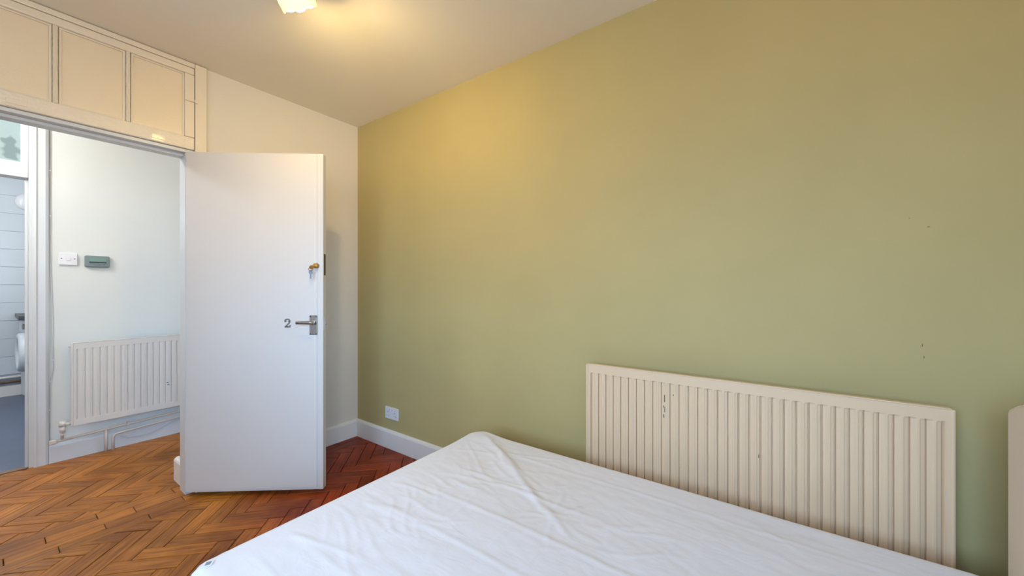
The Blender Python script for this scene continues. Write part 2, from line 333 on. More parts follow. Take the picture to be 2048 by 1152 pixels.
# ------------------------------------------------------------------ kitchen seen through the hall doorway
XK = -4.2
struct(box('floor_kitchen', (XK - 0.1, -3.2, -0.06), (XH - 0.02, -0.6, -0.004), 'vinyl'), 'dark blue-grey vinyl floor beyond the hall doorway')
box_thr = struct(box('trim_2', (XH - 0.05, KD0, -0.01), (XH + 0.0, -1.595, 0.004), 'pipe_brown'), 'thin dark threshold strip in the kitchen doorway')
struct(box('ceiling_kitchen', (XK - 0.1, -3.2, 2.45), (XH - 0.1, -0.6, 2.5), 'ceiling'))
struct(box('wall_kitchen_right', (XK, -0.85, 0), (XH - 0.1, -0.75, 2.45), 'hall_wall'))
struct(box('wall_kitchen_left', (XK, -3.2, 0), (XH - 0.1, -3.1, 2.45), 'hall_wall'))
kw = struct(box('wall_kitchen', (XK - 0.1, -3.2, 0), (XK - 0.008, -0.75, 2.45), 'grout'), 'white tiled kitchen wall')
tile_bm = bmesh.new(); add_box(tile_bm, (0, -0.299, -0.0988), (0.008, 0.299, 0.0988), 0.0015, 1)
tile_me = bm_mesh(tile_bm, 'tile'); tile_me.materials.append(M['tile'])
for r in range(11):
    for c in range(3):
        t = bpy.data.objects.new('tile', tile_me); C.objects.link(t); t.parent = kw
        t.location = (XK - 0.008, -2.05 + 0.6 * c, 0.335 + 0.2 * r)
struct(box('baseboard_kitchen', (XK - 0.008, -2.4, -0.004), (XK + 0.012, -1.0, 0.11), 'skirt'), 'white skirting under the kitchen tiles')
for z, r_, m_ in ((0.205, 0.013, 'skirt'), (0.155, 0.014, 'pipe_brown')):
    tag(tube('water_pipe', [(XK + 0.022, -2.4, z), (XK + 0.022, -1.0, z)], r_, m_),
        'upper white pipe along the kitchen tiles' if m_ == 'skirt' else 'lower brown pipe along the kitchen skirting', 'pipe')
# round white extractor cover on the tiles
ev = tag(empty('extractor_vent', (XK + 0.0, -1.462, 2.18)), 'round white vent cover high on the kitchen tiles', 'vent')
o = lathe('cover', [(0.0, 0.035), (0.05, 0.034), (0.085, 0.026), (0.10, 0.012), (0.10, 0.0), (0.0, 0.0)], 'plastic', ev); o.rotation_euler = (0, math.pi / 2, 0)
o = lathe('hub', [(0.0, 0.046), (0.022, 0.043), (0.026, 0.034), (0.0, 0.033)], 'plastic', ev, 20); o.rotation_euler = (0, math.pi / 2, 0)

# washing machine, front facing left (-y)
wm = tag(empty('washing_machine', (-3.74, -1.478, 0), math.radians(9)), 'white washing machine under a dark worktop in the far kitchen', 'washing machine')
box('body', (-0.30, 0.0, 0.02), (0.30, 0.54, 0.85), 'appliance', wm, 0.012)
box('control_panel', (-0.30, -0.012, 0.72), (0.30, 0.0, 0.845), 'appliance', wm, 0.005)
box('display', (0.02, -0.016, 0.765), (0.18, -0.011, 0.805), 'dark', wm)
cyl('dial', (-0.06, -0.012, 0.785), (-0.06, -0.035, 0.785), 0.03, 'steel', wm)
pd = lathe('porthole_door', [(0.145, 0.03), (0.155, 0.05), (0.18, 0.055), (0.20, 0.042), (0.207, 0.015), (0.207, 0.0), (0.12, 0.0)], 'appliance', wm, 36)
pd.rotation_euler = (math.pi / 2, 0, math.radians(-7)); pd.location = (0, -0.030, 0.52)
pg = lathe('porthole_glass', [(0.0, 0.02), (0.06, 0.03), (0.11, 0.028), (0.147, 0.032), (0.147, 0.01)], 'porthole', wm, 32)
pg.rotation_euler = pd.rotation_euler; pg.location = pd.location
box('sticker', (0.14, -0.003, 0.22), (0.22, 0.0, 0.34), 'red', wm)
for sx in (-0.25, 0.25): 
    for sy in (0.05, 0.49): cyl('foot', (sx, sy, -0.004), (sx, sy, 0.02), 0.02, 'dark', wm)
wt = tag(box('worktop', (-4.195, -1.56, 0.875), (-3.45, -0.86, 0.915), 'worktop', None, 0.004), 'dark grey worktop above the washing machine', 'worktop')

# ------------------------------------------------------------------ doorway frame, transom window and door
fr = struct(empty('trim_3', (0, 0, 0)), 'cream painted frame of the open bedroom doorway')
box('door_jamb', (-0.10, OY1 - 0.040, 0), (0.0, OY1, 1.985), 'hall_trim', fr, 0.002)
box('door_jamb', (-0.10, OY0, 0), (0.0, OY0 + 0.035, 1.985), 'gloss', fr, 0.002)
box('architrave', (0.0, OY1 + 0.001, 0), (0.024, OY1 + 0.056, H - 0.003), 'gloss', fr, 0.004)
box('architrave', (0.0, OY0 - 0.056, 0), (0.024, OY0 - 0.001, H - 0.003), 'gloss', fr, 0.004)
box('frame_head', (-0.06, OY0, 2.482), (0.024, OY1, H - 0.003), 'gloss', fr, 0.004)
box('transom_bar', (-0.10, OY0, 1.985), (0.006, OY1, 2.003), 'hall_trim', fr, 0.002)
box('door_stop', (-0.10, OY0 + 0.035, 1.970), (-0.035, OY1 - 0.04, 1.985), 'hall_trim', fr, 0.002)

tw = struct(empty('window_3', (0, 0, 0)), 'cream transom window with three obscured panes above the doorway')
sx0, sx1 = -0.024, 0.021
box('bottom_rail', (sx0, OY0 + 0.003, 2.005), (sx1, OY1 - 0.0015, 2.075), 'gloss_thick', tw, 0.006, 3)
box('top_rail', (sx0, OY0 + 0.003, 2.442), (sx1, OY1 - 0.0015, 2.4805), 'gloss', tw, 0.006, 3)
box('stile', (sx0, OY1 - 0.046, 2.076), (sx1, OY1 - 0.0015, 2.441), 'gloss', tw, 0.005, 3)
box('stile', (sx0, OY0 + 0.003, 2.076), (sx1, OY0 + 0.046, 2.441), 'gloss', tw, 0.005, 3)
for y in (-1.330, -1.574):
    bm = bmesh.new()
    prof = [(sx0, y - 0.011), (sx0, y + 0.011), (0.002, y + 0.011), (0.014, y + 0.007), (0.018, y), (0.014, y - 0.007), (0.002, y - 0.011)]
    A = [bm.verts.new((a, b, 2.0755)) for a, b in prof]; B = [bm.verts.new((a, b, 2.4415)) for a, b in prof]
    for i in range(7): bm.faces.new((A[i], A[(i + 1) % 7], B[(i + 1) % 7], B[i]))
    bm.faces.new(A); bm.faces.new(B[::-1])
    link('glazing_bar', bm_mesh(bm), 'gloss_thick', tw)
for ya, yb in ((-1.319, OY1 - 0.046), (-1.563, -1.341), (OY0 + 0.046, -1.585)):
    box('pane', (-0.006, ya + 0.0005, 2.0755), (0.000, yb - 0.0005, 2.4415), 'obscured', tw)
    # putty bead round each pane
    boxes('bead', [((0.0, ya + 0.0005, 2.0755), (0.008, yb - 0.0005, 2.083)), ((0.0, ya + 0.0005, 2.434), (0.008, yb - 0.0005, 2.4415)),
                   ((0.0, ya + 0.0005, 2.083), (0.008, ya + 0.008, 2.434)), ((0.0, yb - 0.008, 2.083), (0.008, yb - 0.0005, 2.434))], 'gloss', tw)
for y in (-1.685, -1.213):
    h = box('hinge', (sx1, y - 0.029, 2.020), (sx1 + 0.0025, y + 0.029, 2.043), 'gloss', tw, 0.0008, 1)
    box('hinge_leaf', (sx1, y - 0.029, 2.0085), (sx1 + 0.0018, y + 0.029, 2.018), 'gloss', tw, 0.0006, 1)
boxes('latch', [((sx1, -1.104, 2.281), (sx1 + 0.010, -1.058, 2.296)), ((sx1, -1.058, 2.276), (sx1 + 0.016, -1.044, 2.300))], 'gloss', tw, 0.003)

# the door leaf: local x along the leaf from hinge edge, local y = 0 is the face seen, +y goes behind
DA = math.radians(38.05); DW = 0.7715; Z0, Z1 = 0.024, 1.984
dr = struct(empty('door_1', (0.026, -1.099, 0), DA), 'white flush bedroom door standing open, numbered 2')
dr['category'] = 'door'
box('door_leaf', (0, 0, Z0), (DW, 0.040, Z1), 'door', dr, 0.003)
# overlaid facing sheet with a notch cut round the lower hinge
prism('facing_sheet', [(0.041, Z0 + 0.016), (0.738, Z0 + 0.016), (0.738, Z1 - 0.004), (0.041, Z1 - 0.004), (0.041, 0.300), (0.047, 0.298), (0.047, 0.222), (0.041, 0.218)], 'y', -0.0042, 0.0, 'door', dr)
for z in (0.26, 1.74):
    cyl('hinge', (-0.004, 0.036, z - 0.045), (-0.004, 0.036, z + 0.045), 0.006, 'door', dr, n=10)
# lever handle on a long plate
hd = box('handle_plate', (0.697, -0.0075, 0.927), (0.741, -0.0022, 1.041), 'steel', dr, 0.0018)
cyl('spindle_boss', (0.7235, -0.0075, 1.001), (0.7235, -0.045, 1.001), 0.0115, 'chrome', hd, n=18)
bm = bmesh.new(); 
prof = [(0.733, 0.0105), (0.715, 0.0098), (0.69, 0.0088), (0.66, 0.0083), (0.641, 0.0088)]
rings = []
for x, r in prof:
    rings.append([bm.verts.new((x, -0.047 + 0.62 * r * math.sin(2 * math.pi * k / 12), 1.001 + r * math.cos(2 * math.pi * k / 12))) for k in range(12)])
for a, b in zip(rings, rings[1:]):
    for k in range(12): bm.faces.new((a[k], a[(k + 1) % 12], b[(k + 1) % 12], b[k]))
bm.faces.new(rings[0]); bm.faces.new(rings[-1][::-1])
link('lever', bm_mesh(bm), 'steel', hd, True)
for sx in (0.7025, 0.7355):
    for sz in (0.9335, 1.0345):
        cyl('screw', (sx, -0.0075, sz), (sx, -0.009, sz), 0.0034, 'dark', hd, n=10)
# brass cylinder lock
lk = cyl('lock_cylinder', (0.735, -0.0022, 1.330), (0.735, -0.020, 1.330), 0.0155, 'brass', dr, r2=0.0135, n=24)
cyl('lock_face', (0.735, -0.020, 1.330), (0.735, -0.023, 1.330), 0.010, 'brass', lk, n=20)
# metal lock plate and latch on the closing edge
box('lock_plate', (DW, 0.012, 1.275), (DW + 0.002, 0.028, 1.400), 'rust', dr)
box('latch_plate', (DW, 0.011, 0.955), (DW + 0.0015, 0.029, 1.025), 'door', dr)
box('latch_bolt', (DW + 0.0015, 0.015, 0.983), (DW + 0.011, 0.025, 1.000), 'chrome', dr, 0.002)
# number 2: a metal numeral screwed on
bm = bmesh.new()
path = [(-0.0145, 0.011, 0.0055), (-0.0150, 0.0150, 0.0052), (-0.0120, 0.0200, 0.0050), (-0.0060, 0.0235, 0.0046), (0.0010, 0.0240, 0.0046), (0.0078, 0.0215, 0.0054), (0.0112, 0.0155, 0.0062),
        (0.0108, 0.0085, 0.0062), (0.0070, 0.0010, 0.0054), (0.0000, -0.0070, 0.0044), (-0.0070, -0.0140, 0.0042), (-0.0125, -0.0200, 0.0046)]
def ribbon(bm, path, y0, y1):
    n = len(path); F = []
    for i in range(n):
        a = path[max(i - 1, 0)]; b = path[min(i + 1, n - 1)]; tx, tz = b[0] - a[0], b[1] - a[1]; l = math.hypot(tx, tz); nx, nz = -tz / l, tx / l
        x, z, w = path[i]; w *= 0.75
        F.append([bm.verts.new((x + s * nx * w, yy, z + s * nz * w)) for s, yy in ((1, y0), (-1, y0), (-1, y1), (1, y1))])
    for p, q in zip(F, F[1:]):
        for k in range(4): bm.faces.new((p[k], p[(k + 1) % 4], q[(k + 1) % 4], q[k]))
    bm.faces.new(F[0]); bm.faces.new(F[-1][::-1])
ribbon(bm, path, -0.0022, -0.0052)
add_box(bm, (-0.0165, -0.0052, -0.0245), (0.0160, -0.0022, -0.0165), 0.0006, 1)
add_box(bm, (0.0105, -0.0052, -0.0180), (0.0165, -0.0022, -0.0110), 0.0006, 1)
add_cyl(bm, (-0.0120, -0.0022, 0.0115), (-0.0120, -0.0056, 0.0115), 0.0052, n=14)
num = link('numeral', bm_mesh(bm), 'steel', dr); num.location = (0.573, -0.002, 0.995)
for x, z in ((0.0085, 0.0115), (0.0, -0.0195)):
    cyl('screw', (x, -0.0050, z), (x, -0.0066, z), 0.0032, 'dark', num, n=10)

# keys hanging from the lock
ky = tag(empty('key_bunch', (0.026, -1.099, 0), DA), 'small key bunch hanging from the brass lock of the door', 'keys')
def key_mesh(nm, x0, z0, ang, m):
    """flat key: round bow with blade; x0,z0 the bow centre, ang: direction of the blade"""
    bm = bmesh.new(); add_cyl(bm, (0, -0.001, 0), (0, 0.001, 0), 0.0112, n=18)
    add_box(bm, (-0.0035, -0.001, -0.038), (0.0035, 0.001, -0.009))
    for k, d in enumerate((0.0025, 0.001, 0.003, 0.0015)): add_box(bm, (0.003, -0.001, -0.035 + 0.006 * k), (0.0035 + d, 0.001, -0.031 + 0.006 * k))
    o = link(nm, bm_mesh(bm), m, ky); return o
k1 = key_mesh('hanging_key', 0, 0, 0, 'key'); k1.location = (0.7175, -0.036, 1.291); k1['label'] = 'pale blue-grey key hanging down'
# key in the lock: bow seen edge-on below the cylinder
bm = bmesh.new(); add_cyl(bm, (0, 0, 0), (0, 0.0022, 0), 0.012, n=18); o = link('inserted_key', bm_mesh(bm), 'brass', ky)
o.location = (0.729, -0.050, 1.318); o.rotation_euler = (0.2, 0, math.radians(35)); o['label'] = 'brass key in the lock'
box('key_blade', (0.7335, -0.046, 1.326), (0.7365, -0.0232, 1.334), 'brass', ky)
bm = bmesh.new(); add_tube(bm, [(0.7215 + 0.012 * math.cos(t), -0.043 + 0.004 * math.sin(t), 1.309 + 0.012 * math.sin(t)) for t in [2 * math.pi * k / 24 for k in range(24)]] + [(0.7335, -0.043, 1.309)], 0.0012, 6)
link('ring', bm_mesh(bm), 'rust', ky, True)

# ------------------------------------------------------------------ radiators
def fluted_panel(y0, y1, z0, z1, pitch, margin, depth=0.011, band=0.045):
    """fluted pressed steel sheet, local: u along the wall, front at 0, back to -0.02; returns bmesh in (u, d, z)"""
    n = int(round((y1 - y0 - 2 * margin) / pitch)); pitch = (y1 - y0 - 2 * margin) / n
    us = [(y0, 0.0), (y0 + margin * 0.7, 0.0)]
    for k in range(n):
        a = y0 + margin + k * pitch
        for f, d in ((0.0, -depth), (0.035, -depth), (0.10, -0.28 * depth), (0.40, -0.16 * depth), (0.50, 0.0), (0.64, 0.0), (0.74, -0.16 * depth), (0.93, -0.28 * depth), (0.985, -depth)):
            us.append((a + f * pitch, d))
    us += [(y1 - margin * 0.7, 0.0), (y1, 0.0)]
    zs = [(z0, 0.0), (z0 + band - 0.008, 0.0), (z0 + band, 1.0), (z1 - band, 1.0), (z1 - band + 0.006, 0.0), (z1 - 0.006, 0.0), (z1, 0.0)]
    return us, zs
def radiator_sheet(name, us, zs, P, m, parent, thick=0.018):
    bm = bmesh.new(); G = []
    for z, w in zs: G.append([bm.verts.new(P(u, d * w, z)) for u, d in us])
    for a, b in zip(G, G[1:]):
        for i in range(len(us) - 1): bm.faces.new((a[i], a[i + 1], b[i + 1], b[i]))
    # rim to the back
    back = lambda u, z: bm.verts.new(P(u, -thick, z))
    B = [[back(us[0][0], zs[0][0]), back(us[-1][0], zs[0][0])], [back(us[0][0], zs[-1][0]), back(us[-1][0], zs[-1][0])]]
    bm.faces.new(G[0] + [B[0][1], B[0][0]]); bm.faces.new(G[-1][::-1] + [B[1][0], B[1][1]])
    bm.faces.new([r[0] for r in G] + [B[1][0], B[0][0]]); bm.faces.new([r[-1] for r in G][::-1] + [B[0][1], B[1][1]])
    bm.faces.new((B[0][0], B[0][1], B[1][1], B[1][0]))
    me = bm_mesh(bm, name); o = link(name, me, m, parent); return o
rd = tag(empty('radiator', (2.643, -0.1, 0)), 'long cream fluted radiator on the green wall beside the bed', 'radiator')
us, zs = fluted_panel(-0.585, 0.585, 0.205, 0.834, 0.0353, 0.020, band=0.042)
radiator_sheet('front_panel', us, zs, lambda u, d, z: (u, -d, z), 'radiator', rd)
for s in (-1, 1):
    box('end_trim', (s * 0.587 - 0.006, -0.003, 0.207), (s * 0.587 + 0.006, 0.020, 0.836), 'radiator', rd, 0.005, 3)
box('top_rim', (-0.585, -0.002, 0.834), (0.585, 0.020, 0.839), 'radiator', rd, 0.002)
for x in (-0.42, 0.42): box('bracket', (x - 0.02, 0.020, 0.25), (x + 0.02, 0.0999, 0.78), 'radiator', rd)
bm = bmesh.new()
for k in range(60):
    u = -0.55 + 1.1 * k / 59; add_box(bm, (u - 0.0008, 0.020, 0.26), (u + 0.0008, 0.060, 0.80))
tag(link('convector_fins', bm_mesh(bm), 'radiator', rd), kind='stuff')
for s in (-1, 1):
    cyl('pipe', (s * 0.62, 0.01, 0.0), (s * 0.62, 0.01, 0.235), 0.0075, 'radiator', rd, n=10)
    cyl('valve', (s * 0.62, 0.01, 0.205), (s * 0.62, 0.01, 0.275), 0.014, 'plastic', rd, n=14)
    cyl('valve_tail', (s * 0.593, 0.01, 0.235), (s * 0.62, 0.01, 0.235), 0.008, 'steel', rd, n=10)
for (x, z, w, h) in ((-0.235, 0.715, 0.0025, 0.030), (-0.238, 0.690, 0.002, 0.010), (-0.234, 0.672, 0.002, 0.022), (-0.238, 0.648, 0.0025, 0.014), (-0.200, 0.748, 0.003, 0.004), (0.10, 0.565, 0.002, 0.012)):
    box('chipped_paint', (x, -0.0006, z), (x + w, 0.003, z + h), 'scuff', rd)

hr = tag(empty('radiator', (-1.19, -0.91, 0)), 'off-white fluted radiator low on the hall wall', 'radiator')
us, zs = fluted_panel(-0.50, 0.50, 0.240, 0.815, 0.0355, 0.022, depth=0.006, band=0.045)
radiator_sheet('front_panel', us, zs, lambda u, d, z: (d, u, z), 'hall_radiator', hr)
box('top_rim', (-0.020, -0.50, 0.815), (0.002, 0.50, 0.820), 'hall_radiator', hr, 0.002)
for s in (-1, 1):
    box('end_trim', (-0.020, s * 0.502 - 0.005, 0.242), (0.003, s * 0.502 + 0.005, 0.818), 'hall_radiator', hr, 0.003)
for y in (-0.36, 0.36): box('bracket', (-0.0799, y - 0.02, 0.29), (-0.020, y + 0.02, 0.77), 'hall_radiator', hr)
cyl('air_vent', (-0.012, -0.507, 0.795), (-0.012, -0.520, 0.795), 0.006, 'hall_radiator', hr, n=10)
for y, z in ((-0.01, 0.44), (-0.006, 0.424)):
    box('chipped_paint', (-0.006, y, z), (0.0008, y + 0.012, z + 0.005), 'scuff', hr)
# valve at the left end of the hall radiator
cyl('valve_body', (-0.012, -0.545, 0.210), (-0.012, -0.545, 0.250), 0.014, 'hall_radiator', hr, n=14)
cyl('valve_cap', (-0.012, -0.545, 0.252), (-0.012, -0.545, 0.285), 0.018, 'hall_radiator', hr, r2=0.016, n=14)
cyl('valve_tail', (-0.012, -0.545, 0.262), (-0.012, -0.507, 0.262), 0.011, 'hall_radiator', hr, n=12)

# painted heating pipes under the hall radiator
XP = -1.232
hp = tag(empty('heating_pipe', (0, 0, 0)), 'upper painted heating pipe with a drop below the hall radiator', 'pipe')
tube('pipe_run', [(XP, -1.495, 0.148), (XP, -1.25, 0.160), (XP, -0.82, 0.185), (XP, -0.30, 0.200)], 0.0085, 'pipe', hp, 10)
tube('pipe_drop', [(XP, -1.248, 0.158), (XP, -1.247, 0.0)], 0.0085, 'pipe', hp, 10)
tube('pipe_riser', [(XP, -1.455, 0.152), (XP, -1.455, 0.170), (-1.215, -1.455, 0.182), (-1.203, -1.455, 0.192), (-1.202, -1.455, 0.2005)], 0.0085, 'pipe', hp, 10)
boxes('elbow', [((XP - 0.014, -1.512, 0.132), (XP + 0.014, -1.475, 0.164))], 'pipe', hp, 0.008)
for y, z in ((-1.13, 0.167),):
    boxes('pipe_clip', [((XP - 0.02, y - 0.008, z - 0.014), (XP + 0.011, y + 0.008, z + 0.016))], 'pipe', hp, 0.004)
hp2 = tag(empty('heating_pipe', (0, 0, 0)), 'lower painted heating pipe bending down to the hall floor', 'pipe')
tube('pipe_run', [(XP + 0.004, -1.212, 0.0), (XP + 0.004, -1.212, 0.090), (XP + 0.004, -1.206, 0.108), (XP + 0.004, -1.19, 0.116), (XP + 0.004, -0.82, 0.140), (XP + 0.004, -0.30, 0.155)], 0.0085, 'pipe', hp2, 10)
tag(tube('cable', [(XP - 0.012, -1.17, 0.085), (XP - 0.012, -1.12, 0.060), (XP - 0.012, -1.06, 0.052), (XP - 0.012, -1.0, 0.058), (XP - 0.012, -0.93, 0.080), (XP - 0.012, -0.88, 0.108), (XP - 0.012, -0.82, 0.118), (XP - 0.012, -0.4, 0.119)], 0.003, 'cable'),
    'thin loose white cable sagging along the hall skirting', 'cable')
cb = tag(empty('cable', (0, 0, 0)), 'thin white cable clipped upright beside the kitchen door frame', 'cable')
pts = [(XH + 0.004, -1.506, 0.13)]
for z, dy in ((0.3, 0.0), (0.5, 0.001), (0.56, 0.002), (0.61, 0.010), (0.66, 0.016), (0.70, 0.013), (0.8, 0.012), (1.0, 0.013), (1.25, 0.006), (1.5, 0.0), (1.8, 0.001), (2.1, 0.0), (2.35, -0.001), (2.5, 0.0)):
    pts.append((XH + 0.004, -1.506 + dy, z))
tube('cord', pts, 0.0024, 'cable', cb, 8)
for z, dy in ((0.36, 0), (0.555, 0.001), (0.70, 0.013), (1.69, 0.001), (2.0, 0.0)):
    box('clip', (XH, -1.511 + dy, z), (XH + 0.009, -1.500 + dy, z + 0.008), 'plastic', cb, 0.001, 1)

# ------------------------------------------------------------------ wall plates
sw = tag(empty('light_switch', (XH, -1.425, 1.403)), 'square white light switch on the hall wall left of the thermostat', 'switch')
box('plate', (0, -0.043, -0.042), (0.011, 0.043, 0.042), 'plastic', sw, 0.003)
box('rocker', (0.011, -0.011, -0.012), (0.015, 0.011, 0.012), 'plastic', sw, 0.002)
for y in (-0.030, 0.030): cyl('screw', (0.011, y, 0.003), (0.012, y, 0.003), 0.0042, 'steel', sw, n=10)
th = tag(empty('thermostat', (XH, -1.287, 1.392)), 'grey-green rectangular thermostat with a small display on the hall wall', 'thermostat')
box('housing', (0, -0.062, -0.042), (0.026, 0.062, 0.042), 'thermo', th, 0.009, 3)
box('screen', (0.026, -0.040, 0.002), (0.0275, 0.040, 0.028), 'lcd', th)
box('button_bar', (0.026, -0.042, -0.008), (0.030, 0.044, -0.003), 'dark', th, 0.001, 1)
for k in range(4): box('button', (0.026, -0.036 + 0.021 * k, -0.022), (0.0285, -0.022 + 0.021 * k, -0.014), 'thermo', th, 0.001, 1)
so = tag(empty('wall_socket', (0.450, 0, 0.263)), 'white double wall socket low on the green wall near the corner', 'socket')
box('plate', (-0.074, -0.011, -0.044), (0.074, 0, 0.044), 'plastic', so, 0.003)
for sx in (-1, 1):
    box('rocker', (sx * 0.014 - 0.008, -0.0145, 0.010), (sx * 0.014 + 0.008, -0.011, 0.032), 'plastic', so, 0.0015)
    bm = bmesh.new(); cx = sx * 0.042
    add_box(bm, (cx - 0.002, -0.0113, 0.004), (cx + 0.002, -0.0108, 0.013)); add_box(bm, (cx - 0.0145, -0.0113, -0.020), (cx - 0.0085, -0.0108, -0.016)); add_box(bm, (cx + 0.0085, -0.0113, -0.020), (cx + 0.0145, -0.0108, -0.016))
    tag(link('pin_holes', bm_mesh(bm), 'dark', so), kind='stuff')
    box('switch_mark', (sx * 0.014 - 0.004, -0.0148, 0.026), (sx * 0.014 + 0.004, -0.0143, 0.030), 'red', so)

# ------------------------------------------------------------------ ceiling lamp
LD = Vector((math.cos(YAW) * 0.15 - math.sin(YAW) * 0.64, math.sin(YAW) * 0.15 + math.cos(YAW) * 0.64, -0.75)).normalized()      # the shade's mouth is tipped towards the green wall
LQ = Vector((0, 0, -1)).rotation_difference(LD)
cl = tag(empty('ceiling_lamp', (1.221 - 0.1 * LD.x, -1.03 - 0.1 * LD.y, H)), 'lit ceiling lamp with a tilted yellow-white frosted glass shade', 'lamp')
AP = Vector((0, 0, 2.333 - 0.1 * LD.z - H))                                        # apex of the shade
lathe('ceiling_rose', [(0.0, 0.0), (0.050, 0.0), (0.050, -0.010), (0.038, -0.020), (0.0, -0.022)], 'plastic', cl)
tube('stem', [(0, 0, -0.020), (0, 0, -0.035), AP - LD * 0.032], 0.007, 'brass', cl, 12)
def aim(o, d): o.rotation_mode = 'QUATERNION'; o.rotation_quaternion = LQ; o.location = AP + LD * d
aim(lathe('lamp_holder', [(0.0, 0.0), (0.018, 0.0), (0.021, -0.015), (0.021, -0.052), (0.0, -0.052)], 'plastic', cl, 20), -0.035)
# tulip shade with a gently waved rim
bm = bmesh.new(); n = 48; rings = []
for z, r, w in ((0.0, 0.0225, 0), (-0.008, 0.040, 0), (-0.025, 0.058, 0), (-0.050, 0.0675, 0.0), (-0.072, 0.069, 0.02), (-0.088, 0.067, 0.06), (-0.102, 0.066, 0.12)):
    rr_ = [(r * (1 + 0.25 * w * math.cos(5 * 2 * math.pi * k / n)), 2 * math.pi * k / n) for k in range(n)]
    rings.append([bm.verts.new((q * math.cos(t), q * math.sin(t), z + 0.035 * w * math.cos(5 * t))) for q, t in rr_])
for a, b in zip(rings, rings[1:]):
    for k in range(n): bm.faces.new((a[k], a[(k + 1) % n], b[(k + 1) % n], b[k]))
aim(link('lamp_shade', bm_mesh(bm), 'shade', cl, True), 0.0)
aim(lathe('bulb', [(0.0, 0.0), (0.012, 0.0), (0.016, -0.02), (0.026, -0.045), (0.028, -0.062), (0.022, -0.080), (0.010, -0.088), (0.0, -0.089)], 'bulb', cl, 24), 0.022)

# ------------------------------------------------------------------ bed
BX0, BX1, BY0, BY1, BZ = 1.493, 3.285, -1.456, -0.245, 0.45
bd = tag(empty('bed', (2.39, -0.85, 0)), 'small double bed base with cream headboard at the right edge', 'bed')
def bb(name, lo, hi, m, bev): return box(name, (lo[0] - 2.39, lo[1] + 0.85, lo[2]), (hi[0] - 2.39, hi[1] + 0.85, hi[2]), m, bd, bev)
bb('base', (BX0 + 0.02, BY0 + 0.02, 0.07), (BX1 - 0.003, BY1 - 0.02, 0.225), 'divan', 0.01)
for x in (BX0 + 0.12, BX1 - 0.12):
    for y in (BY0 + 0.12, BY1 - 0.12): bb('leg', (x - 0.025, y - 0.025, 0), (x + 0.025, y + 0.025, 0.07), 'dark', 0.004)
hb = []
y0, y1 = BY0 - 0.01 + 0.85, BY1 + 0.017 + 0.85; mid = (y0 + y1) / 2; hw = (y1 - y0) / 2
for k in range(25):
    u = -1 + 2 * k / 24; c = 0.018
    e = 1 - abs(u); drop = 0.0
    z = 0.893 + 0.10 * (1 - u * u)
    if k in (0, 24): z = 0.876
    hb.append((mid - u * hw, z))
hb.insert(1, (hb[0][0] - 0.004, 0.885)); hb.insert(len(hb) - 1, (hb[-1][0] + 0.004, 0.885))
hb += [(y0, 0.10), (y1, 0.10)]
prism('headboard', hb, 'x', 0.90, 0.955, 'headboard', bd, 0.010)

ms = tag(box('mattress', (BX0 + 0.04, BY0 + 0.04, 0.226), (BX1 - 0.045, BY1 - 0.04, BZ - 0.03), 'divan', None, 0.045), 'mattress of the bed, hidden under its white fitted sheet', 'mattress')

